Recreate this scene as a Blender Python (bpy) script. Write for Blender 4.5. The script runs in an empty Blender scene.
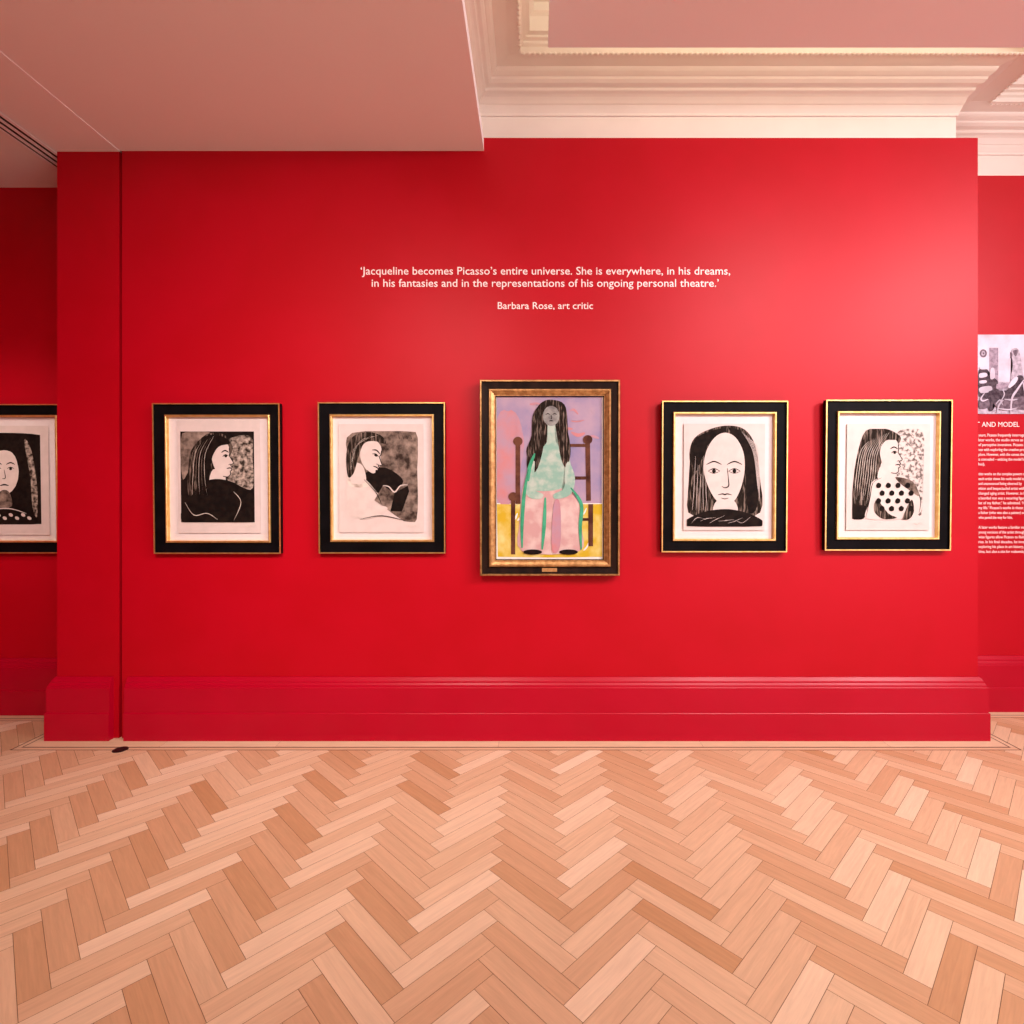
import bpy, bmesh, math, random
from mathutils import Vector, Matrix
random.seed(7)
C = bpy.context.scene.collection
F = 548.0; VX = 534.0; VY = 497.0; EYE = 1.40
def wx(px, Y): return (px - VX) * Y / F
def wz(py, Y): return EYE - (py - VY) * Y / F

# ------------------------------------------------------------------ materials
def new_mat(name, col, rough=.5, spec=.5, metal=0.0):
    m = bpy.data.materials.new(name); m.use_nodes = True
    b = m.node_tree.nodes['Principled BSDF']
    b.inputs['Base Color'].default_value = (*col, 1)
    b.inputs['Roughness'].default_value = rough
    b.inputs['Specular IOR Level'].default_value = spec
    b.inputs['Metallic'].default_value = metal
    return m, m.node_tree, b
def mottled(name, a, b, scale=20, rough=.5, lo=.4, hi=.6, metal=0, spec=.4, stretch=(1,1,1), detail=4, bump=0):
    m, nt, bs = new_mat(name, a, rough, spec, metal)
    N = nt.nodes; L = nt.links
    tc = N.new('ShaderNodeTexCoord'); mp = N.new('ShaderNodeMapping'); mp.inputs['Scale'].default_value = stretch
    no = N.new('ShaderNodeTexNoise'); no.inputs['Scale'].default_value = scale; no.inputs['Detail'].default_value = detail
    cr = N.new('ShaderNodeValToRGB')
    cr.color_ramp.elements[0].position = lo; cr.color_ramp.elements[0].color = (*a, 1)
    cr.color_ramp.elements[1].position = hi; cr.color_ramp.elements[1].color = (*b, 1)
    L.new(tc.outputs['Object'], mp.inputs['Vector']); L.new(mp.outputs['Vector'], no.inputs['Vector'])
    L.new(no.outputs['Fac'], cr.inputs['Fac']); L.new(cr.outputs['Color'], bs.inputs['Base Color'])
    if bump:
        bp = N.new('ShaderNodeBump'); bp.inputs['Strength'].default_value = bump; bp.inputs['Distance'].default_value = .001
        L.new(no.outputs['Fac'], bp.inputs['Height']); L.new(bp.outputs['Normal'], bs.inputs['Normal'])
    return m
RED = mottled('red_wall_paint', (.43,.0003,.008), (.45,.0004,.010), 3, .46, spec=.19)
REDG = mottled('red_satin_paint', (.41,.0003,.016), (.43,.0004,.018), 3, .34, spec=.23)
CEIL = mottled('ceiling_paint', (.90,.90,.92), (.91,.91,.93), 2, .7)
CREAM = mottled('cream_plaster', (.84,.765,.70), (.86,.785,.72), 5, .6)
BLACKP = mottled('black_frame_paint', (.003,.0025,.003), (.005,.004,.005), 12, .5, spec=.05)
DARKW = mottled('dark_stained_wood', (.008,.004,.003), (.020,.009,.006), 18, .45, spec=.1, stretch=(1,1,.2))
GOLD = mottled('gold_leaf', (.82,.52,.16), (.92,.64,.25), 30, .32, metal=.85)
GOLDW = mottled('antique_gold_wood', (.34,.17,.06), (.52,.29,.11), 40, .38, metal=.6)
BRASS = mottled('brass_plate', (.75,.50,.20), (.85,.60,.28), 60, .3, metal=.8)
MAT = mottled('mat_board', (.70,.615,.61), (.72,.635,.63), 40, .8, spec=.1)
PAPER = mottled('print_paper', (.62,.525,.495), (.66,.555,.525), 15, .85, spec=.1)
INK = mottled('black_ink', (.006,.0035,.003), (.013,.008,.006), 30, .7, spec=.08)
INKS = mottled('streaky_ink', (.014,.009,.006), (.30,.22,.18), 30, .7, .50, .74, stretch=(4,1,.5), detail=7, spec=.08)
WASH = mottled('ink_wash', (.035,.022,.017), (.33,.245,.20), 22, .8, .35, .7, detail=10, spec=.08)
WASHL = mottled('pale_ink_wash', (.30,.21,.17), (.68,.60,.53), 16, .8, .35, .55, detail=9)
GLOW = mottled('scratched_wash', (.03,.02,.015), (.55,.45,.38), 45, .8, .38, .68, detail=10, spec=.08)
SPECK = mottled('speckled_ink', (.12,.09,.08), (.60,.52,.48), 55, .8, .38, .54, detail=6)
SKIN = mottled('bare_paper_tone', (.61,.515,.48), (.66,.56,.52), 18, .85, spec=.1)
LILAC = mottled('lilac_oil_paint', (.24,.21,.36), (.42,.30,.38), 6, .6, .35, .65, detail=6, spec=.15)
BLUSH = mottled('rose_oil_paint', (.52,.21,.22), (.40,.26,.34), 9, .6, .35, .65, spec=.15)
YEL = mottled('yellow_oil_paint', (.55,.37,.02), (.68,.58,.22), 12, .6, .4, .68, detail=7, spec=.15)
MINT = mottled('mint_oil_paint', (.24,.42,.34), (.44,.52,.45), 18, .6, spec=.15, detail=7)
GREEN = mottled('green_oil_paint', (.02,.26,.13), (.05,.36,.20), 16, .5)
PINK = mottled('pale_pink_oil_paint', (.62,.47,.44), (.52,.31,.30), 12, .6, spec=.15, detail=7)
GREYP = mottled('grey_oil_paint', (.16,.15,.15), (.30,.30,.28), 20, .6, spec=.1)
BROWNP = mottled('brown_oil_paint', (.06,.018,.012), (.13,.05,.028), 14, .6, spec=.1)
CANV = mottled('white_canvas', (.76,.72,.66), (.80,.76,.70), 30, .7)
WHITE, _, _ = new_mat('white_vinyl', (.90,.80,.78), .6)
SLOT, _, _ = new_mat('dark_vent_slot', (.01,.006,.005), .7)
CAPM, _, _ = new_mat('black_metal_cap', (.012,.011,.011), .4, .5, .3)
PH = [mottled('photo_tone_%d' % i, tuple(k * .8 for k in c), tuple(min(.9, k * 1.25 + (.04 if i else 0)) for k in c), 45 if i else 6, .6, .38, .62, spec=.1, detail=6) for i, c in enumerate(
     [(.58,.52,.62), (.42,.36,.44), (.30,.23,.30), (.13,.09,.12), (.05,.03,.045)])]

def plank_mat():
    m, nt, b = new_mat('oak_herringbone', (.6,.4,.25), .36, .45)
    N = nt.nodes; L = nt.links
    at = N.new('ShaderNodeAttribute'); at.attribute_name = 'plank'
    sx = N.new('ShaderNodeSeparateXYZ'); L.new(at.outputs['Vector'], sx.inputs['Vector'])
    tn = N.new('ShaderNodeAttribute'); tn.attribute_name = 'tone'
    # grain coordinates: stretched along the plank, shifted per plank
    mulx = N.new('ShaderNodeMath'); mulx.operation = 'MULTIPLY'; mulx.inputs[1].default_value = 3.0; L.new(sx.outputs['X'], mulx.inputs[0])
    muly = N.new('ShaderNodeMath'); muly.operation = 'MULTIPLY'; muly.inputs[1].default_value = 42.0; L.new(sx.outputs['Y'], muly.inputs[0])
    mulz = N.new('ShaderNodeMath'); mulz.operation = 'MULTIPLY'; mulz.inputs[1].default_value = 57.0; L.new(sx.outputs['Z'], mulz.inputs[0])
    cb = N.new('ShaderNodeCombineXYZ')
    L.new(mulx.outputs[0], cb.inputs[0]); L.new(muly.outputs[0], cb.inputs[1]); L.new(mulz.outputs[0], cb.inputs[2])
    n1 = N.new('ShaderNodeTexNoise'); n1.inputs['Scale'].default_value = 1.6; n1.inputs['Detail'].default_value = 6; n1.inputs['Distortion'].default_value = .8
    L.new(cb.outputs[0], n1.inputs['Vector'])
    n2 = N.new('ShaderNodeTexNoise'); n2.inputs['Scale'].default_value = 7; n2.inputs['Detail'].default_value = 3
    L.new(cb.outputs[0], n2.inputs['Vector'])
    cr = N.new('ShaderNodeValToRGB')
    e = cr.color_ramp.elements
    e[0].position = 0; e[0].color = (.54,.31,.145,1)
    e[1].position = 1; e[1].color = (.88,.72,.51,1)
    k = e.new(.35); k.color = (.655,.43,.25,1)
    k = e.new(.65); k.color = (.765,.57,.365,1)
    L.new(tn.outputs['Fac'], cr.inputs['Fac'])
    g = N.new('ShaderNodeMapRange'); g.inputs['From Min'].default_value = .3; g.inputs['From Max'].default_value = .7
    g.inputs['To Min'].default_value = .92; g.inputs['To Max'].default_value = 1.06; L.new(n1.outputs['Fac'], g.inputs['Value'])
    g2 = N.new('ShaderNodeMapRange'); g2.inputs['From Min'].default_value = .3; g2.inputs['From Max'].default_value = .7
    g2.inputs['To Min'].default_value = .97; g2.inputs['To Max'].default_value = 1.02; L.new(n2.outputs['Fac'], g2.inputs['Value'])
    mm = N.new('ShaderNodeMath'); mm.operation = 'MULTIPLY'; L.new(g.outputs[0], mm.inputs[0]); L.new(g2.outputs[0], mm.inputs[1])
    vm = N.new('ShaderNodeVectorMath'); vm.operation = 'SCALE'; L.new(cr.outputs['Color'], vm.inputs[0]); L.new(mm.outputs[0], vm.inputs['Scale'])
    L.new(vm.outputs[0], b.inputs['Base Color'])
    return m
PLANK = plank_mat()
GAPM = new_mat('floor_joint', (.20,.095,.045), .7)[0]
LINEM = mottled('dark_inlay_line', (.06,.018,.010), (.10,.03,.018), 20, .5)

# ------------------------------------------------------------------ helpers
def obj(name, bm, mat, parent=None, smooth=False):
    me = bpy.data.meshes.new(name); bmesh.ops.recalc_face_normals(bm, faces=bm.faces)
    if smooth:
        for f in bm.faces: f.smooth = True
    bm.to_mesh(me); bm.free()
    for m in (mat if isinstance(mat, (list, tuple)) else [mat]): me.materials.append(m)
    o = bpy.data.objects.new(name, me); C.objects.link(o)
    if parent: o.parent = parent
    return o
def struct(name, bm, mat, **k):
    o = obj(name, bm, mat, **k); o['kind'] = 'structure'; return o
def tag(o, label, cat, group=None):
    o['label'] = label; o['category'] = cat
    if group: o['group'] = group
    return o
def empty(name, loc, label, cat, group=None):
    o = bpy.data.objects.new(name, None); o.empty_display_size = .1; C.objects.link(o); o.location = loc
    return tag(o, label, cat, group)
def box(bm, x0, x1, y0, y1, z0, z1, mi=0, bev=0):
    vs = [bm.verts.new((x, y, z)) for x in (x0, x1) for y in (y0, y1) for z in (z0, z1)]
    fs = [bm.faces.new([vs[i] for i in q]) for q in ((0,1,3,2),(4,6,7,5),(0,4,5,1),(2,3,7,6),(0,2,6,4),(1,5,7,3))]
    for f in fs: f.material_index = mi
    if bev:
        bmesh.ops.bevel(bm, geom=list({e for f in fs for e in f.edges}), offset=bev, segments=2, affect='EDGES')
def quad(bm, pts, mi=0):
    f = bm.faces.new([bm.verts.new(p) for p in pts]); f.material_index = mi; return f
def sweep(bm, path, prof, sign=1, close_ends=True):
    """path: list of (x,y); prof: list of (p,z), p offset to the right-hand side * sign, mitred."""
    n = len(path); nor = []
    for i in range(n - 1):
        d = (Vector(path[i+1]) - Vector(path[i])).normalized(); nor.append(Vector((d.y, -d.x)) * sign)
    rows = []
    for i, pt in enumerate(path):
        if i == 0: m = nor[0]
        elif i == n - 1: m = nor[-1]
        else:
            m = nor[i-1] + nor[i]; m = m / m.dot(nor[i])
        rows.append([bm.verts.new((pt[0] + m.x * p, pt[1] + m.y * p, z)) for p, z in prof])
    for a, b in zip(rows, rows[1:]):
        for k in range(len(prof) - 1): bm.faces.new((a[k], a[k+1], b[k+1], b[k]))
    if close_ends:
        for r in (rows[0], rows[-1]): bm.faces.new(r)
def ring(bm, x0, x1, z0, z1, prof, mi=0):
    """rectangular frame moulding; prof: closed list of (inset, y)"""
    rows = []
    for cx, cz, sx, sz in ((x0, z0, 1, 1), (x1, z0, -1, 1), (x1, z1, -1, -1), (x0, z1, 1, -1)):
        rows.append([bm.verts.new((cx + sx * i, y, cz + sz * i)) for i, y in prof])
    k = len(prof)
    for a in range(4):
        r, s = rows[a], rows[(a + 1) % 4]
        for j in range(k):
            f = bm.faces.new((r[j], r[(j+1) % k], s[(j+1) % k], s[j])); f.material_index = mi

# ------------------------------------------------------------------ room dimensions
YW = 3.182                       # face of the main red partition
XL, XR, YB = -4.0, 6.0, -3.6     # room limits
XP0, XP1 = -2.770, -2.410        # pier
XM0, XM1 = -2.394, 2.578         # main wall
YLR, YRR = 3.551, 3.606          # recess walls
ZS = 3.409                       # lowered soffit
ZT = 3.486                       # partition top
YF, YF2 = 3.348, 3.728           # frieze planes

# ------------------------------------------------------------------ floor
# tone of individual oak blocks read off the photograph: pixel x, y, tone
BLOCK_TONES = [(22.5,851.5,0.2),(42.5,841.5,0.25),(65,831.5,0.3),(5,866.5,0.12),(15,831.5,0.85),(122.5,834,0.85),(87.5,849,0.55),(75,866.5,0.72),(50,879,0.7),(37.5,899,0.5),(127.5,869,0.25),(147.5,856.5,0.18),(162.5,846.5,0.35),(107.5,889,0.28),(85,904,0.3),(62.5,931.5,0.3),(35,959,0.2),(12.5,974,0.55),(200,844,0.85),(220,851.5,0.5),(187.5,879,0.88),(175,894,0.4),(162.5,911.5,0.88),(150,929,0.55),(120,959,0.78),(87.5,979,0.55),(62.5,999,0.45),(185,836.5,0.25),(240,889,0.45),(232.5,906.5,0.35),(220,931.5,0.25),(200,954,0.5),(180,979,0.3),(152.5,999,0.15),(117.5,1016.5,0.25),(240,964,0.85),(343.5,836.5,0.8),(331,864,0.85),(356,861.5,0.45),(318.5,881.5,0.45),(306,904,0.62),(306,910.2,0.85),(301,931.5,0.9),(293.5,949,0.8),(288.5,971.5,0.5),(281,999,0.65),(271,874,0.25),(283.5,854,0.4),(259.8,911.5,0.15),(301,831.5,0.2),(396,854,0.5),(406,839,0.45),(398.5,871.5,0.5),(391,889,0.3),(381,906.5,0.2),(376,931.5,0.65),(363.5,959,0.2),(353.5,984,0.68),(328.5,994,0.25),(418.5,831.5,0.6),(461,839,0.85),(463.5,851.5,0.65),(461,869,0.55),(458.5,899,0.93),(451,919,0.45),(446,941.5,0.8),(443.5,961.5,0.75),(443.5,984,0.45),(456,999,0.35),(501,834,0.4),(502.2,854,0.5),(501,871.5,0.3),(503.5,891.5,0.35),(503.5,909,0.4),(503.5,934,0.25),(506,964,0.5),(527,844,0.35),(532,864,0.4),(537,881.5,0.35),(542,899,0.22),(537,916.5,0.55),(542,941.5,0.55),(542,964,0.35),(537,986.5,0.5),(532,1009,0.45),(594.5,839,0.7),(592,859,0.95),(597,876.5,0.6),(597,896.5,0.28),(604.5,916.5,0.72),(607,939,0.4),(612,966.5,0.88),(624.5,984,0.5),(647,999,0.55),(667,1014,0.4),(649.5,839,0.45),(662,851.5,0.5),(662,869,0.48),(672,891.5,0.08),(677,909,0.62),(687,931.5,0.08),(692,951.5,0.55),(699.5,976.5,0.6),(687,996.5,0.45),(702,844,0.6),(719.5,859,0.65),(732,874,0.6),(732,896.5,0.6),(737,924,0.5),(744.5,944,0.5),(818,831.5,0.7),(840.5,844,0.5),(853,859,0.82),(870.5,876.5,0.65),(888,896.5,0.82),(910.5,909,0.6),(923,939,0.78),(948,969,0.12),(980.5,986.5,0.65),(1008,1004,0.2),(988,861.5,0.88),(1005.5,879,0.3),(818,894,0.28),(850.5,941.5,0.25),(843,964,0.55),(880.5,999,0.22),(805.5,861.5,0.5),(800.5,877.8,0.3),(943,894,0.55),(980.5,934,0.6),(798,994,0.85),(825.5,1004,0.65),(868,1021.5,0.45),(5,785,0.35),(25,777.5,0.4),(45,767.5,0.3),(95,800,0.25),(112.5,787.5,0.4),(127.5,775,0.2),(142.5,765,0.7),(155,757.5,0.25),(80,807.5,0.3),(60,820,0.5),(40,835,0.25),(15,842.5,0.2),(207.5,797.5,0.08),(225,782.5,0.55),(240,772.5,0.5),(187.5,810,0.35),(175,820,0.3),(155,835,0.3),(140,805,0.88),(62.5,780,0.75),(120,832.5,0.8),(230,820,0.85),(30,810,0.5),(323.5,777.5,0.15),(341,770,0.3),(311,795,0.45),(296,822.5,0.15),(421,795,0.15),(431,785,0.35),(413.5,812.5,0.6),(406,827.5,0.5),(481,757.5,0.9),(476,807.5,0.85),(468.5,820,0.9),(356,815,0.85),(343.5,830,0.6),(351,845,0.85),(582,802.5,0.9),(582,815,0.9),(589.5,790,0.5),(687,765,0.25),(677,775,0.6),(692,795,0.8),(642,780,0.3),(634.5,797.5,0.4),(662,812.5,0.45),(527,780,0.35)]
def make_floor():
    bm = bmesh.new()
    lay = bm.loops.layers.float_vector.new('plank'); tone = bm.faces.layers.float.new('tone')
    r2 = math.sqrt(2); L = .3545; W = .0709; g = .0007
    def clip(poly, ax, val, keep_less):
        out = []
        for i in range(len(poly)):
            a, b = poly[i], poly[(i+1) % len(poly)]
            ia = (a[ax] < val) == keep_less; ib = (b[ax] < val) == keep_less
            if ia: out.append(a)
            if ia != ib:
                t = (val - a[ax]) / (b[ax] - a[ax]); out.append([a[k] + (b[k] - a[k]) * t for k in range(4)])
        return out
    regions = [(XL, XR, YB, 3.030), (XL, -2.900, 3.030, 3.425), (2.700, XR, 3.030, 3.480)]
    X0, Y0 = -.170, 1.7596
    u0, v0 = (X0 + Y0) / r2, (Y0 - X0) / r2
    seen = []
    for px, py, t in BLOCK_TONES:
        Y = F * EYE / (py - VY); X = (px - VX) * Y / F; seen.append(((X + Y) / r2, (Y - X) / r2, t))
    for j in range(-13, 14):
        for i in range(-70, 40):
            nu, nv = u0 + i * W + j * L, v0 + i * W - j * L
            X, Y = (nu - nv) / r2, (nu + nv) / r2
            if X < XL - .6 or X > XR + .6 or Y < YB - .6 or Y > 4.1: continue
            for kind in (0, 1):
                if kind == 0: a = (nu - L, nu, nv - W, nv)
                else: a = (nu, nu + W, nv - L, nv)
                rnd = random.random(); rid = random.random()
                t = random.gauss(.66, .13) if kind == 0 else random.gauss(.40, .14)  # one plank direction lighter: its view-angle sheen is put into the tone
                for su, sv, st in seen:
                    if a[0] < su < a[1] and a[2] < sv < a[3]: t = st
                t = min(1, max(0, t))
                u1, u2, v1, v2 = a[0] + g, a[1] - g, a[2] + g, a[3] - g
                pl = []
                for (u, v) in ((u1, v1), (u2, v1), (u2, v2), (u1, v2)):
                    al, ac = (u - nu, v - nv) if kind == 0 else (v - nv, u - nu)
                    pl.append([(u - v) / r2, (u + v) / r2, al, ac])
                for (xa, xb, ya, yb) in regions:
                    q = clip(pl, 0, xa, False)
                    if len(q) > 2: q = clip(q, 0, xb, True)
                    if len(q) > 2: q = clip(q, 1, ya, False)
                    if len(q) > 2: q = clip(q, 1, yb, True)
                    if len(q) < 3: continue
                    f = bm.faces.new([bm.verts.new((p[0], p[1], 0)) for p in q])
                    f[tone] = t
                    for lp, p in zip(f.loops, q): lp[lay] = (p[2], p[3], rid)
    # border boards (oak) a hair below the blocks
    def board(x0, x1, y0, y1, alongx, t, z=-.0008):
        f = quad(bm, [(x0,y0,z),(x1,y0,z),(x1,y1,z),(x0,y1,z)]); f[tone] = t; rid = random.random()
        for lp in f.loops:
            c = lp.vert.co; lp[lay] = (c.x, c.y, rid) if alongx else (c.y, c.x, rid)
    xs = [-2.9, -2.1, -1.45, -.2, .95, 2.0, 2.70]
    for a, b in zip(xs, xs[1:]): board(a, b - .001, 3.068, 3.40, True, random.uniform(.60, .85))
    board(-2.9, 2.70, 3.030, 3.067, True, .62, -.0009)
    board(-2.9, -2.6, 3.40, 3.7, False, .6); board(2.45, 2.70, 3.40, 3.75, False, .6)
    board(XL, -2.9, 3.425, 3.7, True, .6); board(2.70, XR, 3.480, 3.75, True, .7)
    def line(x0, x1, y0, y1):
        f = quad(bm, [(x0,y0,-.0004),(x1,y0,-.0004),(x1,y1,-.0004),(x0,y1,-.0004)], 2)
    for yo, d in ((3.030, 0), (3.064, .034)):
        line(-2.9 + d, 2.7 - d, yo - .001, yo + .007)
        line(-2.9 + d, -2.894 + d, yo + .006, 3.425 + d); line(2.694 - d, 2.700 - d, yo + .006, 3.480 + d)
        line(XL, -2.894 + d, 3.425 + d, 3.431 + d); line(2.694 - d, XR, 3.480 + d, 3.486 + d)
    quad(bm, [(XL,YB,-.003),(XR,YB,-.003),(XR,4,-.003),(XL,4,-.003)], 1)
    box(bm, XL, XR, YB, 4, -.15, -.01, 1)
    me = bpy.data.meshes.new('floor'); bm.to_mesh(me); bm.free()
    for m in (PLANK, GAPM, LINEM): me.materials.append(m)
    o = bpy.data.objects.new('floor', me); C.objects.link(o); o['kind'] = 'structure'
make_floor()

# ------------------------------------------------------------------ walls
def boxes(name, lst, mat, bev=0):
    bm = bmesh.new()
    for b in lst: box(bm, *b, bev=bev)
    return struct(name, bm, mat)
boxes('wall_main', [(XM0, XM1, YW, YF - .02, 0, ZT)], RED, .001)
boxes('wall_left_pier', [(XP0, XP1, YW, 3.62, 0, ZS)], RED, .001)
boxes('wall_left_recess', [(XL, XP0 - .001, YLR, 3.62, 0, ZS)], RED)
boxes('wall_right_recess', [(XM1 + .001, XR, YRR, YF2 - .005, 0, 3.515)], RED)
boxes('wall_back', [(XL, -.36, 3.63, 4.0, 0, 4.3), (-.36, XM1, YF, 4.0, 0, 3.95), (XM1, XR, YF2, 4.0, 0, 3.95)], CREAM)
boxes('wall_left', [(XL - .2, XL, YB, 4.0, 0, 4.3)], RED)
boxes('wall_right', [(XR, XR + .2, YB, 4.0, 0, 4.3)], RED)
boxes('wall_front', [(XL, XR, YB - .2, YB, 0, 4.3)], RED)

# baseboards
PROF = [(0, 0), (.040, 0), (.040, .156), (.0375, .1595), (.034, .161), (.034, .3015), (.0305, .306), (.029, .307), (.029, .310),
        (.0275, .317), (.0215, .3275), (.020, .3285), (.020, .334), (.0185, .338), (.0085, .353), (.006, .3565), (0, .3575)]
bm = bmesh.new(); sweep(bm, [(-2.355, YW), (XM1, YW), (XM1, YW + .12)], PROF); struct('baseboard_main', bm, REDG)
bm = bmesh.new(); sweep(bm, [(XP0, YLR), (XP0, YW), (-2.440, YW)], PROF); struct('baseboard_left_pier', bm, REDG)
bm = bmesh.new(); sweep(bm, [(XL, YLR), (XP0, YLR)], PROF); struct('baseboard_left', bm, REDG)
bm = bmesh.new(); sweep(bm, [(XM1, YRR), (XR, YRR)], PROF); struct('baseboard_right', bm, REDG)

# ------------------------------------------------------------------ lowered ceiling on the left
XS = -.291
bm = bmesh.new()
box(bm, -2.404, XS, YB, YW - .0005, ZS, 3.475)
box(bm, XL, -2.404, YB, YW - .0005, ZS - .004, 3.475)
box(bm, XL, XP0, YW - .0005, YLR + .05, ZS - .004, 3.475)
struct('ceiling_lowered', bm, CEIL)
# upper beam behind it + coffered ceiling
ZP = 3.935
bm = bmesh.new()
box(bm, XL, -.36, YB, 3.6, 3.60, 4.3)
xs = [-.36, -.0765, 2.82, 2.936, XR]; ys = [YB, .2, 3.13, 3.529, 4.0]
for i in range(4):
    for j in range(4):
        if i == 1 and j == 1: continue
        if i == 3 and j in (1, 2): continue
        quad(bm, [(xs[i], ys[j], ZP), (xs[i+1], ys[j], ZP), (xs[i+1], ys[j+1], ZP), (xs[i], ys[j+1], ZP)])
def coffer(x0, x1, y0, y1):
    steps = [(0, ZP), (0, 3.972), (.012, 3.980), (.012, 3.996), (.030, 4.002), (.030, 4.014), (.052, 4.020), (.052, 4.10), (.075, 4.115), (.075, 4.16)]
    rows = [[bm.verts.new(p) for p in ((x0+q, y0+q, z), (x1-q, y0+q, z), (x1-q, y1-q, z), (x0+q, y1-q, z))] for q, z in steps]
    for a, b in zip(rows, rows[1:]):
        for k in range(4): bm.faces.new((a[k], a[(k+1) % 4], b[(k+1) % 4], b[k]))
    bm.faces.new(rows[-1])
coffer(-.0765, 2.82, .2, 3.13); coffer(2.936, XR - .01, .2, 3.529)
box(bm, XL, XR, YB, 4.0, 4.3, 4.4)
me_ceiling = struct('ceiling', bm, CREAM)
# beaded rims of both coffers
bm = bmesh.new()
def bead(x, y, ax):
    r = bmesh.ops.create_icosphere(bm, subdivisions=2, radius=.0095)
    for v in r['verts']:
        v.co.x *= (1.25 if ax == 0 else 1); v.co.y *= (1.25 if ax else 1); v.co += Vector((x, y, ZP + .001))
x = -.06
while x < 2.82: bead(x, 3.135, 0); x += .030
y = 3.11
while y > 1.6: bead(-.081, y, 1); y -= .030
x = 2.95
while x < 4.6: bead(x, 3.534, 0); x += .030
y = 3.51
while y > 2.4: bead(2.931, y, 1); y -= .030
struct('trim_1', bm, CREAM, smooth=True)
# cornice
CP = [(0, 3.722), (.008, 3.724), (.010, 3.738), (.012, 3.742), (.022, 3.764), (.026, 3.778), (.030, 3.782), (.036, 3.800), (.042, 3.815),
      (.052, 3.826), (.066, 3.835), (.068, 3.850), (.074, 3.854), (.092, 3.860), (.106, 3.874), (.109, 3.886),
      (.116, 3.889), (.132, 3.900), (.140, 3.910), (.144, 3.920), (.215, 3.934), (.215, ZP + .002), (0, ZP + .002)]
bm = bmesh.new(); sweep(bm, [(-.36, YB), (-.36, YF), (XM1, YF), (XM1, YF2), (XR, YF2)], CP); struct('trim_2', bm, CREAM)

# suspended flat panel inside the coffer
bm = bmesh.new(); box(bm, .073, 3.3, .7, 2.868, 3.75, 3.80, bev=.002)
raft = tag(obj('ceiling_panel', bm, CEIL), 'large flat ceiling panel suspended below the moulded coffer', 'ceiling panel')
rod = bmesh.new()
for x, y in ((.5, 1.0), (2.6, 1.0), (.5, 2.5), (2.6, 2.5)):
    r = bmesh.ops.create_cone(rod, segments=10, radius1=.006, radius2=.006, depth=.36, cap_ends=True)
    for v in r['verts']: v.co += Vector((x, y, 3.80 + .18))
obj('hanger', rod, CREAM, raft)

# linear vent in the lowered ceiling
vt = empty('ceiling_vent', (-2.845, 1.5, ZS - .005), 'long narrow linear vent with dark slots in the lowered ceiling at far left', 'vent')
bm = bmesh.new()
for k in (-1, 0, 1): box(bm, k * .041 - .0095, k * .041 + .0095, -3.0, 1.99, -.0062, -.004)
obj('slot', bm, SLOT, vt)
bm = bmesh.new()
for a in (-.064, -.028, .013, .054):
    box(bm, a - .003 + .0, a + .018 - .0, -3.0, 1.99, -.0082, -.0042)
obj('frame', bm, CEIL, vt)

# floor cap
cap = empty('floor_cap', (-2.292, 3.036, 0), 'small round black cap on the floor below the wall gap', 'floor cap')
bm = bmesh.new()
prof = [(0, .005), (.024, .005), (.026, .004), (.029, .004), (.034, .0035), (.038, .0015), (.038, -.002)]
rows = [[bm.verts.new((r * math.cos(a * math.pi / 20), r * math.sin(a * math.pi / 20), z)) for a in range(40)] for r, z in prof[1:]]
bm.faces.new(rows[0])
for a, b in zip(rows, rows[1:]):
    for k in range(40): bm.faces.new((a[k], a[(k+1) % 40], b[(k+1) % 40], b[k]))
obj('lid', bm, CAPM, cap)

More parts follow.
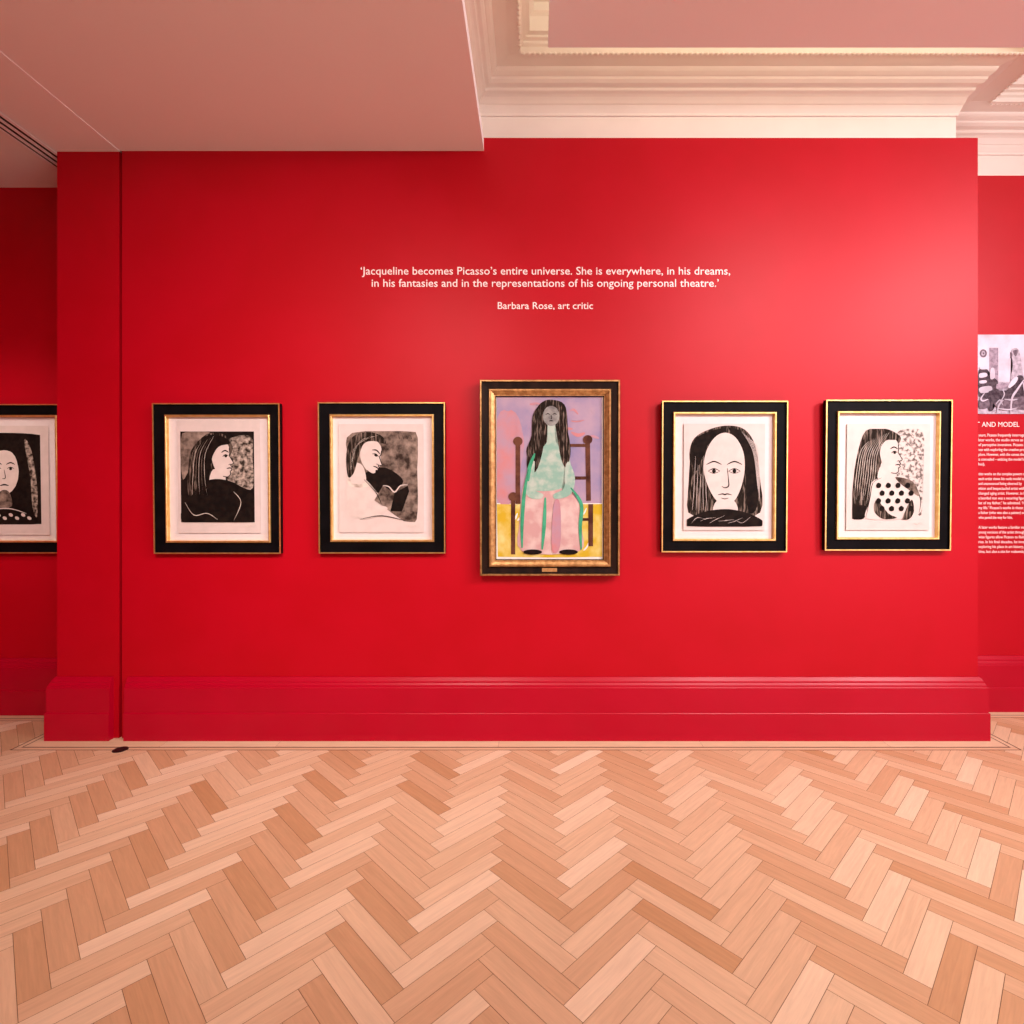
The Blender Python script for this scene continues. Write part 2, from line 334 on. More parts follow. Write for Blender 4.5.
# ------------------------------------------------------------------ art drawing tools
class Art:
    """layers of paint on a sheet; u,v in 0..1 (v down) inside the rectangle x0..x1, z0..z1"""
    def __init__(s, x0, x1, z0, z1, y):
        s.r = (x0, x1, z0, z1); s.y = y; s.bm = bmesh.new(); s.mats = []; s.n = 0
    def mi(s, m):
        if m not in s.mats: s.mats.append(m)
        return s.mats.index(m)
    def P(s, u, v):
        x0, x1, z0, z1 = s.r
        return (x0 + (x1 - x0) * u, s.y - .00035 * s.n, z1 - (z1 - z0) * v)
    def poly(s, pts, m, smooth=True, lift=True):
        if lift: s.n += 1
        if smooth:
            out = []; n = len(pts)
            for i in range(n):
                p0, p1, p2, p3 = [Vector(pts[(i + k) % n]) for k in (-1, 0, 1, 2)]
                for t in (0, .25, .5, .75):
                    out.append(.5 * ((2 * p1) + (p2 - p0) * t + (2*p0 - 5*p1 + 4*p2 - p3) * t*t + (3*p1 - p0 - 3*p2 + p3) * t**3))
            pts = [(min(1, max(0, p.x)), min(1, max(0, p.y))) for p in out]
        cl = []
        for p in pts:
            if not cl or (abs(p[0]-cl[-1][0]) + abs(p[1]-cl[-1][1])) > 1e-5: cl.append(p)
        if abs(cl[0][0]-cl[-1][0]) + abs(cl[0][1]-cl[-1][1]) < 1e-5: cl.pop()
        f = s.bm.faces.new([s.bm.verts.new(s.P(*p)) for p in cl]); f.material_index = s.mi(m)
        bmesh.ops.triangulate(s.bm, faces=[f])
    def rect(s, u0, v0, u1, v1, m): s.poly([(u0, v0), (u1, v0), (u1, v1), (u0, v1)], m, False)
    def oval(s, u, v, a, b, m, rot=0, lift=True):
        s.poly([(u + a * math.cos(t) * math.cos(rot) - b * math.sin(t) * math.sin(rot), v + a * math.cos(t) * math.sin(rot) + b * math.sin(t) * math.cos(rot))
                for t in [k * math.pi / 9 for k in range(18)]], m, False, lift)
    def stroke(s, pts, w, m, taper=True, lift=True):
        if lift: s.n += 1
        out = []; n = len(pts)
        for i in range(n - 1):
            p0, p1, p2, p3 = [Vector(pts[max(0, min(n - 1, i + k))]) for k in (-1, 0, 1, 2)]
            for t in (0, .2, .4, .6, .8):
                out.append(.5 * ((2 * p1) + (p2 - p0) * t + (2*p0 - 5*p1 + 4*p2 - p3) * t*t + (3*p1 - p0 - 3*p2 + p3) * t**3))
        out.append(Vector(pts[-1])); mi = s.mi(m); prev = None; N = len(out)
        asp = (s.r[1] - s.r[0]) / (s.r[3] - s.r[2])
        for i, p in enumerate(out):
            d = out[min(N-1, i+1)] - out[max(0, i-1)]
            if d.length < 1e-6: continue
            nx, ny = -d.y / asp, d.x * asp; l = math.hypot(nx, ny / asp) or 1
            ww = w * (.25 + .75 * math.sin(math.pi * (i + .5) / N) if taper else 1) / 2
            a = (p.x + nx / l * ww, p.y + ny / l * ww); b = (p.x - nx / l * ww, p.y - ny / l * ww)
            va, vb = s.bm.verts.new(s.P(*a)), s.bm.verts.new(s.P(*b))
            if prev:
                f = s.bm.faces.new((prev[0], va, vb, prev[1])); f.material_index = mi
            prev = (va, vb)
    def build(s, name, parent):
        me = bpy.data.meshes.new(name); bmesh.ops.recalc_face_normals(s.bm, faces=s.bm.faces); s.bm.to_mesh(me); s.bm.free()
        for m in s.mats: me.materials.append(m)
        o = bpy.data.objects.new(name, me); C.objects.link(o); o.parent = parent; return o
PROFILE = [(.45,0),(.68,.06),(.78,.20),(.80,.34),(.79,.41),(.87,.52),(.93,.61),(.85,.65),(.84,.68),(.89,.72),(.85,.755),(.88,.80),(.82,.84),(.83,.92),(.74,.99),(.58,.98),(.38,.86),(.25,.68),(.18,.40),(.24,.14)]
def profile(A, u, v, w, h, rot, skin, ink):
    def T(p):
        x, y = (p[0] - .5) * w, (p[1] - .5) * h; c, s = math.cos(rot), math.sin(rot)
        return (u + x * c - y * s, v + x * s + y * c)
    A.poly([T(p) for p in PROFILE], skin)
    A.stroke([T(p) for p in PROFILE[2:16]], .011, ink, False)
    A.stroke([T(p) for p in ((.52,.33),(.64,.27),(.77,.32))], .018, ink)
    A.stroke([T(p) for p in ((.56,.44),(.66,.385),(.76,.42))], .014, ink, lift=False)
    A.oval(*T((.67,.43)), w * .045, h * .03, ink, rot, lift=False)
    A.stroke([T(p) for p in ((.76,.66),(.82,.64),(.84,.66))], .010, ink, lift=False)
    A.stroke([T(p) for p in ((.70,.765),(.80,.745),(.87,.755))], .016, ink, lift=False)
    return T

def art_dark_profile(A):
    A.rect(0, 0, 1, 1, INK)
    A.poly([(.62,.10),(.95,.05),(.98,.3),(.98,.62),(.8,.6),(.62,.52),(.58,.3)], GLOW)
    A.poly([(.03,.02),(.4,.01),(.25,.2),(.1,.45),(.02,.5)], WASH)
    A.poly([(.36,.03),(.58,.03),(.70,.14),(.68,.26),(.45,.5),(.40,.70),(.12,.72),(.10,.5),(.14,.22)], INKS)
    A.poly([(.44,.42),(.58,.44),(.60,.56),(.40,.56)], SKIN)
    profile(A, .55, .30, .40, .40, .02, SKIN, INK)
    A.poly([(.34,.06),(.56,.05),(.68,.13),(.52,.17),(.42,.32),(.38,.55),(.24,.62),(.2,.3)], INK)
    A.poly([(.36,.54),(.60,.53),(.84,.62),(.93,.78),(.98,1),(.04,1),(.06,.8),(.2,.66)], INK)
    for k in range(6):
        A.stroke([(.46 - k*.045, .05 + k*.02), (.34 - k*.035, .25), (.33 - k*.04, .5), (.36 - k*.05, .70)], .005, WASH if k % 2 else WASHL, lift=False)
    A.stroke([(.72,.66),(.82,.78),(.72,.98)], .009, WASHL); A.stroke([(.06,.78),(.18,.92),(.36,.90),(.5,.97)], .009, WASHL)
def art_reader(A):
    A.rect(0, 0, 1, 1, PAPER)
    A.poly([(.10,.02),(.97,.01),(.99,.4),(.98,.97),(.80,.99),(.2,.6),(.05,.3)], WASH)
    A.poly([(.30,.45),(.55,.40),(.80,.55),(.60,.68),(.4,.66),(.2,.5)], INK)
    A.poly([(.02,.5),(.10,.48),(.26,.52),(.42,.66),(.50,.78),(.48,.92),(.2,.96),(.04,.9)], SKIN)
    A.poly([(.03,.52),(.12,.49),(.26,.53),(.34,.60),(.20,.62),(.06,.60)], WASHL)
    A.poly([(.10,.36),(.24,.38),(.28,.56),(.08,.56)], SKIN)
    profile(A, .34, .26, .46, .36, .42, SKIN, INK)
    A.poly([(.04,.5),(.02,.25),(.10,.07),(.30,.01),(.50,.05),(.56,.14),(.40,.11),(.26,.14),(.18,.3),(.12,.46)], INKS)
    for k in range(5): A.stroke([(.45 - k*.03, .05 + k*.005), (.2 - k*.02, .12 + k*.02), (.07 + k*.006, .42)], .006, WASHL, lift=False)
    A.poly([(.40,.76),(.52,.60),(.68,.68),(.62,.88)], WASH, False)
    A.poly([(.68,.68),(.86,.60),(.88,.66),(.78,.88),(.62,.88)], INK, False)
    A.stroke([(.26,.53),(.42,.67),(.50,.80)], .012, INK)
    A.stroke([(.52,.60),(.60,.61),(.68,.67),(.76,.60),(.86,.59)], .018, SKIN)
    A.poly([(.18,.90),(.40,.82),(.58,.84),(.50,.92),(.24,.97)], SKIN); A.stroke([(.2,.97),(.5,.93),(.8,.98)], .012, INK)
    for k in range(4): A.stroke([(.74 + k*.055, .05), (.75 + k*.055, .09)], .008, INK, lift=False)
def art_frontal(A):
    A.poly([(.02,.86),(.06,.50),(.03,.28),(.10,.12),(.32,.03),(.55,.0),(.76,.04),(.90,.20),(.96,.5),(.97,.86),(.5,.92)], INKS)
    A.poly([(.10,.14),(.32,.05),(.50,.03),(.46,.10),(.30,.16),(.18,.36),(.12,.45),(.06,.35)], INK)
    A.poly([(.55,.02),(.74,.07),(.88,.22),(.94,.5),(.93,.80),(.82,.86),(.78,.6),(.76,.30),(.62,.12)], INK)
    A.poly([(.40,.74),(.62,.74),(.66,.88),(.36,.88)], SKIN)
    A.poly([(.50,.07),(.64,.12),(.74,.26),(.76,.44),(.71,.62),(.62,.75),(.51,.80),(.40,.75),(.29,.62),(.22,.44),(.25,.26),(.36,.12)], SKIN)
    for sx in (-1, 1):
        c = .49 + sx * .135
        A.stroke([(c - .10, .385), (c, .355), (c + .10, .385)], .018, INK, lift=sx < 0)
        A.stroke([(c - .08, .45), (c, .425), (c + .08, .45)], .012, INK, lift=False)
        A.stroke([(c - .08, .45), (c, .472), (c + .08, .45)], .009, INK, lift=False)
        A.oval(c, .449, .026, .02, INK, lift=False)
    A.stroke([(.53,.42),(.55,.56),(.545,.60),(.50,.615),(.46,.60)], .016, INK)
    A.stroke([(.41,.685),(.47,.675),(.50,.682),(.53,.675),(.59,.685)], .018, INK); A.stroke([(.45,.715),(.50,.725),(.55,.715)], .010, INK, lift=False)
    A.poly([(.0,.93),(.20,.86),(.40,.83),(.60,.83),(.82,.87),(1,.94),(.99,.995),(.0,.995)], INK)
    for k in range(6): A.stroke([(.06 + k*.12, .965 - .02 * (k % 2)), (.14 + k*.12, .91 + .01 * k), (.26 + k*.12, .93 - .02 * (k % 3))], .008, SKIN, lift=False)
    for k in range(6): A.stroke([(.72 + k*.03, .06 + k*.02), (.87 + k*.014, .26), (.93 + k*.006, .6 + k*.03)], .006, SKIN, lift=k == 0)
    for k in range(5): A.stroke([(.11 + k*.035, .30 + .09 * (k % 3)), (.09 + k*.04, .65), (.07 + k*.05, .84)], .005, SKIN, lift=False)
def art_dotted(A):
    A.rect(0, 0, 1, 1, PAPER)
    A.poly([(.62,.04),(.97,.02),(.98,.5),(.97,.95),(.8,.8),(.6,.5)], SPECK)
    A.poly([(.18,.02),(.45,.0),(.62,.06),(.66,.14),(.42,.34),(.36,.56),(.26,.78),(.16,.99),(.0,.99),(.01,.6),(.06,.3)], INKS)
    A.poly([(.0,.86),(.10,.84),(.20,.86),(.16,.99),(.0,.99)], INK)
    A.poly([(.40,.40),(.56,.42),(.60,.56),(.36,.56)], SKIN)
    profile(A, .51, .29, .42, .40, .04, SKIN, INK)
    A.poly([(.22,.03),(.45,.0),(.64,.07),(.60,.12),(.46,.13),(.37,.24),(.34,.45),(.22,.52),(.12,.4),(.1,.2)], INKS)
    A.poly([(.26,.60),(.40,.54),(.62,.53),(.84,.60),(.96,.80),(.94,.93),(.70,.99),(.20,.99),(.24,.8)], SKIN)
    A.stroke([(.40,.54),(.28,.60),(.24,.78),(.19,.97)], .010, INK); A.stroke([(.62,.53),(.84,.60),(.95,.78),(.93,.93)], .012, INK, lift=False)
    A.poly([(.60,.53),(.84,.58),(.93,.74),(.80,.68),(.66,.60)], WASH)
    A.poly([(.34,.78),(.50,.93),(.62,.98),(.42,.99),(.30,.9)], INKS); A.poly([(.82,.78),(.86,.9),(.80,.99),(.70,.99)], INKS)
    for r in range(4):
        for c in range(4):
            u = .36 + c * .135 + (r % 2) * .05; v = .62 + r * .085
            if u < .86: A.poly([(u-.035, v), (u-.005, v-.028), (u+.035, v-.01), (u+.025, v+.026), (u-.02, v+.03)], INK, True, lift=(r == 0 and c == 0))
    for k in range(9): A.stroke([(.50 - k*.035, .04 + k*.012), (.34 - k*.03, .26), (.31 - k*.034, .50 + k*.01), (.25 - k*.028, .74 + .04 * (k % 3))], .006, WASHL, lift=k == 0)
    for k in range(4): A.stroke([(.76 + k*.05, .05), (.79 + k*.05, .08)], .007, WASH, lift=False)
def art_night_face(A):
    A.poly([(.02,.02),(.5,.0),(.97,.02),(1,.08),(.985,.5),(1,.95),(.96,.995),(.5,1),(.03,.99),(0,.9),(.01,.4)], INK)
    A.poly([(.78,.08),(.88,.2),(.95,.6),(.94,.92),(.88,.8),(.86,.5)], GLOW)
    A.poly([(.22,.08),(.12,.2),(.05,.6),(.06,.92),(.12,.8),(.14,.5)], GLOW)
    A.oval(.5, .42, .20, .25, SKIN)
    A.poly([(.28,.45),(.24,.2),(.5,.1),(.76,.2),(.72,.45),(.66,.25),(.5,.19),(.34,.25)], INK)
    for sx in (-1, 1):
        c = .5 + sx * .09
        A.stroke([(c-.06,.345),(c,.325),(c+.06,.345)], .018, INK, lift=sx < 0)
        A.stroke([(c-.05,.39),(c,.375),(c+.05,.39)], .012, INK, lift=False); A.oval(c, .392, .02, .016, INK, lift=False)
    A.stroke([(.50,.40),(.515,.49),(.47,.50)], .012, INK); A.stroke([(.44,.575),(.5,.565),(.56,.575)], .022, INK, lift=False)
    A.poly([(.44,.64),(.56,.64),(.60,.80),(.40,.80)], WASH)
    A.stroke([(.2,.88),(.4,.83),(.6,.83),(.8,.88)], .014, SKIN)
    for k in range(9): A.oval(.16 + k*.085, .93 - .035 * (k % 2), .03, .018, SKIN, .3, lift=k == 0)
def art_seated(A):
    A.rect(0, 0, 1, 1, CANV)
    A.rect(.0, .0, .995, .655, LILAC)
    A.poly([(.0,.14),(.18,.10),(.26,.3),(.20,.5),(.22,.62),(.0,.63)], BLUSH)
    A.poly([(.0,.66),(.3,.665),(1,.66),(1,.985),(.5,.99),(.01,.985)], YEL, False)
    rs = random.Random(3)
    for k in range(26):
        u, v = rs.uniform(.03, .97), rs.uniform(.03, .60); d = rs.uniform(.03, .07)
        A.stroke([(u, v), (min(.98, u + d), v + rs.uniform(-.02, .02)), (min(.985, u + 2*d), v + rs.uniform(-.02, .03))], rs.uniform(.015, .035), (LILAC, BLUSH, LILAC)[k % 3], lift=k == 0)
    for k in range(14):
        u, v = rs.uniform(.03, .93), rs.uniform(.69, .95)
        A.stroke([(u, v), (u + .03, v - .02), (u + .05, v - .05)], rs.uniform(.010, .022), (CANV, YEL)[k % 2], lift=k == 0)
    # plain wooden chair
    for p, w in ((((.20,.28),(.20,.66)), .045), (((.86,.28),(.87,.64)), .045), (((.62,.30),(.86,.30)), .028), (((.60,.50),(.87,.50)), .03),
                 (((.155,.62),(.155,.97)), .040), (((.89,.66),(.89,.92)), .045), (((.66,.755),(.88,.755)), .026)):
        A.stroke([p[0], ((p[0][0]+p[1][0])/2, (p[0][1]+p[1][1])/2), p[1]], w, BROWNP, False, lift=w == .045)
    for u, v in ((.20,.275),(.86,.265),(.155,.615)): A.oval(u, v, .045, .028, BROWNP)
    # plain figure in a long pale dress
    A.poly([(.34,.12),(.42,.04),(.52,.02),(.64,.05),(.67,.16),(.67,.32),(.60,.40),(.36,.42),(.28,.34),(.33,.24)], INKS)
    A.poly([(.36,.34),(.62,.33),(.70,.42),(.68,.56),(.78,.66),(.80,.80),(.78,.95),(.24,.95),(.22,.76),(.24,.58),(.30,.48)], PINK)
    A.poly([(.36,.34),(.62,.33),(.70,.42),(.67,.54),(.50,.58),(.30,.56),(.30,.44)], MINT)
    A.poly([(.485,.16),(.55,.16),(.56,.28),(.66,.35),(.50,.40),(.38,.35),(.475,.28)], MINT)
    A.poly([(.36,.20),(.45,.19),(.44,.32),(.37,.46),(.29,.44),(.30,.32)], INKS); A.poly([(.58,.19),(.66,.20),(.70,.33),(.66,.44),(.60,.36)], INKS)
    A.oval(.515, .12, .078, .062, GREYP)
    A.poly([(.30,.44),(.36,.40),(.35,.56),(.44,.60),(.40,.63),(.28,.60)], MINT)
    A.poly([(.68,.40),(.74,.50),(.70,.60),(.56,.63),(.54,.60),(.64,.56),(.64,.46)], MINT)
    for p in (((.30,.45),(.26,.60),(.24,.78),(.24,.93)), ((.70,.56),(.80,.66),(.79,.80),(.80,.94)), ((.46,.62),(.45,.78),(.43,.94)), ((.36,.35),(.31,.44),(.30,.52))):
        A.stroke(p, .035, GREEN, lift=p[0][0] == .30)
    A.poly([(.54,.66),(.60,.66),(.60,.92),(.52,.94)], BLUSH)
    for sx in (-1, 1):
        A.stroke([(.515+sx*.032-.02,.112),(.515+sx*.032,.106),(.515+sx*.032+.02,.112)], .008, INK, lift=sx < 0)
    A.stroke([(.515,.115),(.52,.135),(.508,.138)], .007, INK, lift=False); A.stroke([(.495,.152),(.515,.149),(.535,.152)], .008, INK, lift=False)
    A.oval(.34, .955, .09, .016, INK); A.oval(.68, .955, .09, .016, INK, lift=False)

# ------------------------------------------------------------------ framed works
def framed(label, outer, inner, paper, image, art, Yf, wallY, signed=True, tilt=1.0):
    """all rectangles are x0,x1,ytop,ybottom as seen on the frame's front plane"""
    X0, X1, Z1, Z0 = wx(outer[0], Yf), wx(outer[1], Yf), wz(outer[2], Yf), wz(outer[3], Yf)
    cx = (X0 + X1) / 2; th = math.radians(tilt)
    root = empty('framed_print', (cx, wallY - .003, Z0), label, 'picture', 'framed works on the red walls')
    root.rotation_euler = (th, 0, 0)
    D = .037
    def loc(r, Y=Yf):
        return wx(r[0], Y) - cx, wx(r[1], Y) - cx, wz(r[3], Y) - Z0, wz(r[2], Y) - Z0
    w = (X1 - X0) / 2; h = Z1 - Z0
    bm = bmesh.new()
    i0, i1, j0, j1 = loc(inner)
    band = (w + i0)
    # black tray: side wall, recessed flat, inner step
    ring(bm, -w + .001, w - .001, .001, h - .001, [(0, 0), (0, -D + .004), (.006, -D + .004), (.006, -D + .013), (band, -D + .013), (band, 0)])
    box(bm, -w + .01, w - .01, -.006, 0, .01, h - .01)
    obj('frame', bm, BLACKP, root)
    bm = bmesh.new(); ring(bm, -w, w, 0, h, [(0, -D + .005), (0, -D), (.0065, -D), (.0065, -D + .009), (.0055, -D + .009), (.0055, -D + .005)])
    obj('outer_gilt_edge', bm, GOLD, root)
    bm = bmesh.new(); ring(bm, i0 - .001, i1 + .001, j0 - .001, j1 + .001, [(0, -D + .015), (0, -D + .002), (.003, -D - .001), (.009, -D - .001), (.011, -D + .001), (.0125, -.006), (.0, -.006)])
    obj('inner_gilt_edge', bm, GOLD, root)
    bm = bmesh.new(); box(bm, i0 + .008, i1 - .008, -.013, -.006, j0 + .008, j1 - .008)
    obj('mat_board', bm, MAT, root)
    p0, p1, q0, q1 = loc(paper, Yf + .026)
    bm = bmesh.new(); box(bm, p0, p1, -.0205, -.0195, q0, q1)
    box(bm, p0 + .05, p1 - .05, -.0196, -.0125, q0 + .05, q1 - .05)
    sheet = obj('paper_sheet', bm, PAPER, root)
    a0, a1, b0, b1 = loc(image, Yf + .026)
    A = Art(a0, a1, b0, b1, -.0207); art(A)
    if signed:
        v = 1.045
        A.stroke([(.86, v), (.89, v - .012), (.91, v + .006), (.94, v - .01), (.97, v)], .006, WASHL)
    A.build('printed_image', sheet)
    return root
YFR = YW - .048
framed('black-framed dark portrait of a woman in a black dress, leftmost on the main wall',
       (152.7, 279.8, 403.2, 553.8), (164.8, 269.4, 414.8, 542.6), (179.0, 261.0, 420.0, 533.0), (181.8, 255.2, 431.7, 522.2), art_dark_profile, YFR, YW)
framed('black-framed brown wash drawing of a woman reading an open book',
       (318.2, 445.0, 402.3, 553.5), (329.8, 433.6, 414.3, 541.8), (339.5, 424.0, 424.3, 532.4), (345.8, 418.4, 431.3, 521.9), art_reader, YFR, YW)
framed('black and gold framed frontal face of a woman with long dark hair',
       (662.0, 787.8, 400.8, 552.3), (673.4, 776.4, 412.0, 540.8), (683.2, 764.2, 424.0, 530.2), (686.5, 762.0, 425.8, 526.5), art_frontal, YFR, YW, False)
framed('black and gold framed profile of a woman in a dotted blouse',
       (825.8, 952.0, 399.8, 550.6), (837.4, 940.4, 411.2, 539.4), (845.7, 928.7, 424.0, 530.0), (851.5, 922.8, 429.0, 519.5), art_dotted, YFR, YW)
framed('black-framed pale face on black ground in the dark recess at far left',
       (-57.5, 69.5, 404.2, 553.4), (-45.0, 57.0, 415.2, 542.4), (-38.0, 50.4, 426.0, 535.0), (-30.0, 42.2, 433.0, 524.4), art_night_face, YLR - .048, YLR, False)

# the large colour painting
Yf = YW - .070
X0, X1, Z1, Z0 = wx(479.8, Yf), wx(620, Yf), wz(379.8, Yf), wz(575.9, Yf)
w = (X1 - X0) / 2; h = Z1 - Z0; cx = (X0 + X1) / 2
root = empty('framed_painting', (cx, YW - .003, Z0), 'large gold-framed colour painting of a seated figure, centred below the quotation', 'picture')
root.rotation_euler = (math.radians(.8), 0, 0)
s = Yf / F
bm = bmesh.new()
ring(bm, -w + .001, w - .001, .001, h - .001, [(0, 0), (0, -.055), (.008, -.058), (.012, -.050), (9.2*s, -.046), (9.6*s, 0)])
box(bm, -w + .02, w - .02, -.01, 0, .02, h - .02)
obj('frame', bm, DARKW, root)
bm = bmesh.new(); ring(bm, -w, w, 0, h, [(0, -.050), (0, -.058), (.003, -.061), (.009, -.061), (.011, -.057), (.011, -.050)])
obj('outer_gilt_edge', bm, GOLDW, root)
bm = bmesh.new(); k = 9.0 * s
ring(bm, -w + k, w - k, k, h - k, [(0, -.046), (0, -.058), (.004, -.064), (.010, -.064), (.014, -.060), (.026, -.054), (.032, -.050), (.034, -.046), (.037, -.046), (.039, -.030), (0, -.030)])
obj('inner_gilt_moulding', bm, GOLDW, root)
a = 16.0 * s
bm = bmesh.new(); ring(bm, -w + a - .008, w - a + .008, a - .008, h - a + .008, [(0, -.020), (0, -.040), (.007, -.040), (.010, -.020)]); obj('dark_slip', bm, INK, root)
cv = bmesh.new(); box(cv, -w + a, w - a, -.028, -.012, a, h - a); cv = obj('canvas', cv, CANV, root)
A = Art(wx(496.4, Yf) - cx, wx(603.0, Yf) - cx, wz(559.8, Yf) - Z0, wz(395.6, Yf) - Z0, -.0285); art_seated(A); A.build('painted_image', cv)
bm = bmesh.new(); px0, px1 = wx(542, Yf) - cx, wx(557.2, Yf) - cx; pz = wz(570.2, Yf) - Z0
box(bm, px0, px1, -.0505, -.047, pz - .0105, pz + .0105, bev=.001)
obj('name_plate', bm, BRASS, root)

# ------------------------------------------------------------------ lettering
def words(txt, x0, x1, zb, zcap, y, parent, bold):
    o = text_mesh(txt, x0, x1, zb, zcap, y, 'quoted_word', parent, bold)
    me = o.data; ends = []
    lt = sorted((min(me.vertices[i].co.x for i in p.vertices), max(me.vertices[i].co.x for i in p.vertices)) for p in me.polygons)
    cuts = []; cur = lt[0][1]; gaps = []
    for a, b in lt:
        if a > cur: gaps.append((a - cur, (a + cur) / 2))
        cur = max(cur, b)
    cuts = sorted(g[1] for g in sorted(gaps)[::-1][:txt.count(' ')])
    bounds = [-1e9] + cuts + [1e9]
    for a, b in zip(bounds, bounds[1:]):
        bm = bmesh.new(); bm.from_mesh(me)
        bmesh.ops.delete(bm, geom=[v for v in bm.verts if not a < v.co.x < b], context='VERTS')
        m2 = bpy.data.meshes.new('quoted_word'); bm.to_mesh(m2); bm.free(); m2.materials.append(WHITE)
        w_ = bpy.data.objects.new('quoted_word', m2); C.objects.link(w_)
        w_.parent = parent; w_.matrix_parent_inverse = Matrix.Translation(-Vector(parent.location))
    bpy.data.objects.remove(o)
def text_mesh(txt, x0, x1, zb, zcap, y, name, parent, bold=.0, mat=WHITE, spacing=1.0, serif=False):
    cu = bpy.data.curves.new(name, 'FONT'); cu.body = txt; cu.size = 1; cu.extrude = .01; cu.offset = bold; cu.resolution_u = 3
    cu.space_character = spacing
    t = bpy.data.objects.new(name, cu); C.objects.link(t)
    dg = bpy.context.evaluated_depsgraph_get(); dg.update()
    me = bpy.data.meshes.new_from_object(t.evaluated_get(dg)); bpy.data.objects.remove(t)
    xs_ = [v.co.x for v in me.vertices]; a, b = min(xs_), max(xs_)
    CAP = .73 if False else capheight()
    sx = (x1 - x0) / (b - a); sz = (zcap - zb) / CAP
    for v in me.vertices:
        X, Z, Y = v.co.x, v.co.y, v.co.z
        v.co = ((X - a) * sx + x0, y - .0006 - Y * .04, Z * sz + zb)
    me.materials.clear(); me.materials.append(mat)
    o = bpy.data.objects.new(name, me); C.objects.link(o)
    if parent:
        o.parent = parent; o.matrix_parent_inverse = Matrix.Translation(-Vector(parent.location))
    return o
_cap = []
def capheight():
    if not _cap:
        cu = bpy.data.curves.new('m', 'FONT'); cu.body = 'H'; cu.size = 1
        t = bpy.data.objects.new('m', cu); C.objects.link(t)
        dg = bpy.context.evaluated_depsgraph_get(); dg.update()
        me = bpy.data.meshes.new_from_object(t.evaluated_get(dg)); bpy.data.objects.remove(t)
        _cap.append(max(v.co.y for v in me.vertices)); bpy.data.meshes.remove(me)
    return _cap[0]
Yq = YW
q = empty('wall_quotation', (wx(545, Yq), Yq, wz(309, Yq)), 'white three-line quotation lettered on the red wall above the pictures', 'wall text')
words('\u2018Jacqueline becomes Picasso\u2019s entire universe. She is everywhere, in his dreams,', wx(360.7, Yq), wx(730.1, Yq), wz(274.6, Yq), wz(267.0, Yq), Yq, q, .002)
words('in his fantasies and in the representations of his ongoing personal theatre.\u2019', wx(371.7, Yq), wx(718.7, Yq), wz(286.8, Yq), wz(279.2, Yq), Yq, q, .002)
words('Barbara Rose, art critic', wx(497.8, Yq), wx(593.0, Yq), wz(309.0, Yq), wz(302.2, Yq), Yq, q, .001)

Yr = YRR
tp = empty('wall_text_panel', (wx(1000, Yr), Yr, wz(553, Yr)), 'white heading and small paragraphs lettered on the red recess wall at far right', 'wall text')
text_mesh('AND MODEL', wx(981.7, Yr), wx(1019.3, Yr), wz(426.8, Yr), wz(422.0, Yr), Yr, 'heading', tp, 0)
text_mesh('ARTIST', wx(953.5, Yr), wx(979.6, Yr), wz(426.8, Yr), wz(422.0, Yr), Yr, 'heading', tp, 0)
paras = [(436.4, ['years, Picasso frequently interrogates', 'later works, the studio serves as a site', 'of perceptive inversions. Picasso is also', 'ton with exploring the creative process', 'plore. However, with the canvas there', 'is concealed \u2013 enticing the model here', 'his).']),
         (475.2, ['tists works on the complex powers of', 'each artist views his nude model as a', 'and unannounced being observed by', 'nition and bespectacled artist with a', 'changed aging artist. However, in his', 'a bearded man was a recurring figure', 'list of my father,\u2019 he admitted. \u2018He is', 'my life.\u2019 Picasso\u2019s works in these years', 'a father (who was also a painter) soon', 'who paved the way for him.']),
         (528.6, ['A later works feature a familiar mix of', 'young versions of the artist throughout', 'wise figures allow Picasso to fluidly go', 'ries. In his final decades, he investigates', 'exploring his place in art history, and', 'time, but also a site for redeeming it'])]
for y0, lines in paras:
    for i, t in enumerate(lines):
        wpx = 48.5 * len(t) / 37.0
        text_mesh(t, wx(978.4, Yr), wx(978.4 + wpx, Yr), wz(y0 + i * 4.84, Yr), wz(y0 + i * 4.84 - 2.75, Yr), Yr, 'text_line', tp, .004)

# the black and white photograph printed on the recess wall
ph = bmesh.new(); ax0, ax1, az0, az1 = wx(941, Yr), wx(1062, Yr), wz(413.9, Yr), wz(334.8, Yr)
box(ph, ax0, ax1, Yr - .003, Yr - .0005, az0, az1)
ph = tag(obj('wall_photograph', ph, PH[0]), 'black and white studio photograph with a chair, above the text at far right', 'photograph')
A = Art(ax0, ax1, az0, az1, Yr - .0033)
def U(px): return (px - 941) / 121.0
def V(py): return (py - 334.8) / 79.1
def PX(pts): return [(U(972 + x / 11.38), V(330 + y / 11.38)) for x, y in pts]
A.rect(0, 0, 1, 1, PH[0])
A.poly(PX([(-350,640),(60,640),(270,590),(700,600),(980,580),(980,956),(-350,956)]), PH[1], False)
A.poly(PX([(190,205),(292,205),(292,600),(190,600)]), PH[2], False)
A.poly(PX([(70,55),(300,55),(360,130),(592,150),(592,170),(330,180),(300,205),(70,200)]), PH[1]) if False else None
A.oval(*PX([(122,268)])[0], .030, .052, PH[3]); A.oval(*PX([(122,268)])[0], .017, .030, PH[1]); A.oval(*PX([(122,268)])[0], .007, .012, PH[3])
A.poly(PX([(440,235),(520,225),(560,420),(570,600),(430,610),(455,400)]), PH[1])
A.poly(PX([(455,240),(510,235),(500,290),(480,300)]), PH[3]); A.stroke(PX([(430,255),(440,290),(432,325)]), .016, PH[3])
A.poly(PX([(70,460),(170,455),(180,520),(260,560),(290,620),(270,760),(70,760)]), PH[4])
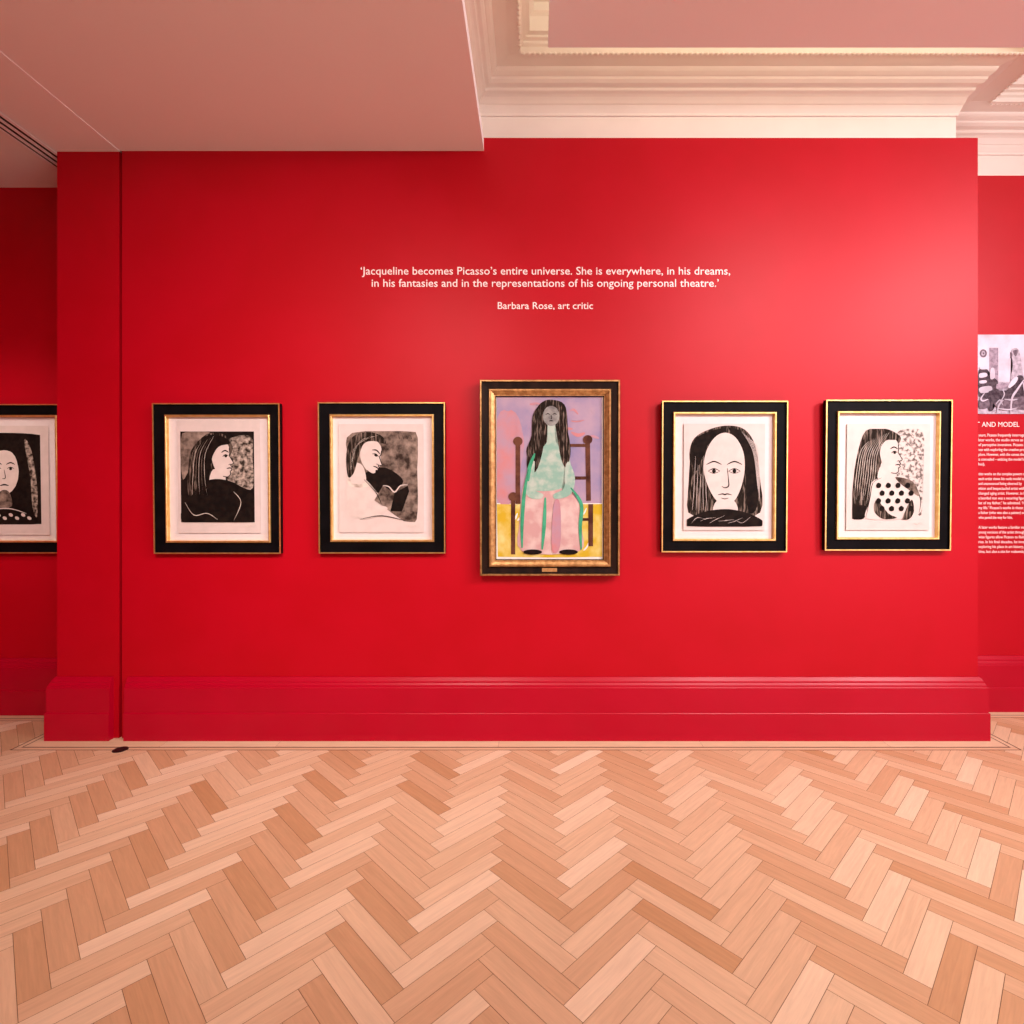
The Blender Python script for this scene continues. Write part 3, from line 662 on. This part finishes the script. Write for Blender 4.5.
for a in ([(75,500),(150,490),(160,530),(80,545)], [(80,580),(150,575),(150,605),(80,610)], [(200,450),(240,440),(250,540),(200,560)], [(75,660),(200,640),(210,700),(90,720)], [(80,420),(170,405),(170,445),(90,450)]):
    A.poly(PX(a), PH[0])
A.poly(PX([(180,700),(380,690),(420,610),(520,520),(580,560),(590,760),(430,800),(240,830),(230,910),(175,905)]), PH[4])
A.poly(PX([(270,620),(400,605),(390,660),(280,680)]), PH[2])
A.poly(PX([(70,800),(170,790),(180,880),(70,890)]), PH[3]); A.stroke(PX([(130,720),(90,780),(110,810),(170,790)]), .014, PH[0])
A.poly(PX([(240,830),(420,780),(600,760),(760,800),(760,920),(500,900),(430,920),(300,900)]), PH[3])
for p, w_ in (([(500,540),(460,590),(400,660)], .040), ([(575,570),(500,680),(440,780),(425,950)], .018), ([(270,945),(290,860),(340,800)], .014), ([(280,895),(400,910),(500,890)], .012),
              ([(330,680),(350,740),(300,830)], .010), ([(350,790),(440,800),(500,790)], .012), ([(560,590),(580,720)], .010), ([(250,850),(300,800),(330,860)], .010)):
    A.stroke(PX(p), w_, PH[0], lift=True)
for k in range(5): A.poly(PX([(620+k*65,700-k*20),(670+k*65,690-k*20),(675+k*65,900),(615+k*65,905)]), PH[2 + k % 3])
for k in range(4): A.poly(PX([(-300+k*85,640-k*30),(-235+k*85,630-k*30),(-230+k*85,900),(-305+k*85,905)]), PH[2 + k % 3])
A.build('printed_image', ph)

# ------------------------------------------------------------------ lights
def area(name, loc, target, sx, sy, power, col=(1, .9, .8), spread=180):
    l = bpy.data.lights.new(name, 'AREA'); l.shape = 'RECTANGLE'; l.size = sx; l.size_y = sy; l.energy = power; l.color = col; l.spread = math.radians(spread)
    o = bpy.data.objects.new(name, l); C.objects.link(o); o.location = loc
    o.rotation_euler = (Vector(target) - Vector(loc)).to_track_quat('-Z', 'Y').to_euler(); return o
area('track_light_right', (4.5, .1, 3.62), (1.7, 3.2, 1.6), .9, .6, 44, (1, .93, .95), 95)
area('track_light_center', (2.3, .3, 3.60), (1.2, 3.18, 1.3), .5, .4, 14, (1, .93, .91), 80)
area('room_light_center', (2.0, -1.6, 3.60), (1.7, -.8, 0), 2.0, 1.6, 76, (1, .91, .87))
area('track_light_left', (-.7, -.1, 3.36), (-1.6, 3.18, 1.2), .6, .5, 29, (1, .86, .78), 75)
area('track_light_recess', (-3.2, 1.6, 3.36), (-3.42, 3.55, 1.55), .15, .15, 1.3, (1, .85, .72), 34)
area('fill_light', (5.9, -1.8, 1.6), (0, .2, 1.9), 2.4, 2.2, 80, (.97, .93, 1))  # added side fill to brighten the ceiling; no window stands here
area('fill_light', (3.0, -3.5, 1.7), (1.5, 3, 1.8), 3.6, 2.2, 75, (1, .93, .95))  # added soft room fill behind the camera, not a window in that wall
area('coffer_cove_light', (1.5, 1.8, 3.84), (1.5, 1.8, 5), 2.6, 1.7, 22, (1, .84, .58))
area('coffer_cove_light', (4.4, 2.2, 3.70), (4.4, 2.2, 5), 1.6, 1.6, 6, (1, .84, .58))

w = bpy.data.worlds.new('World'); bpy.context.scene.world = w; w.use_nodes = True
w.node_tree.nodes['Background'].inputs[0].default_value = (.9, .7, .6, 1); w.node_tree.nodes['Background'].inputs[1].default_value = .2

cam = bpy.data.cameras.new('camera'); co = bpy.data.objects.new('camera', cam); C.objects.link(co)
co.location = (0, 0, EYE); co.rotation_euler = (math.pi / 2, 0, 0)
cam.sensor_width = 36; cam.lens = F / 1024 * 36
cam.shift_x = -(VX - 512) / 1024; cam.shift_y = -(512 - VY) / 1024
cam.clip_start = .05
bpy.context.scene.camera = co
vs = bpy.context.scene.view_settings
bpy.context.scene.display_settings.display_device = 'sRGB'
vs.view_transform = 'Standard'; vs.look = 'None'; vs.gamma = 1; vs.use_curve_mapping = False; vs.exposure = .29
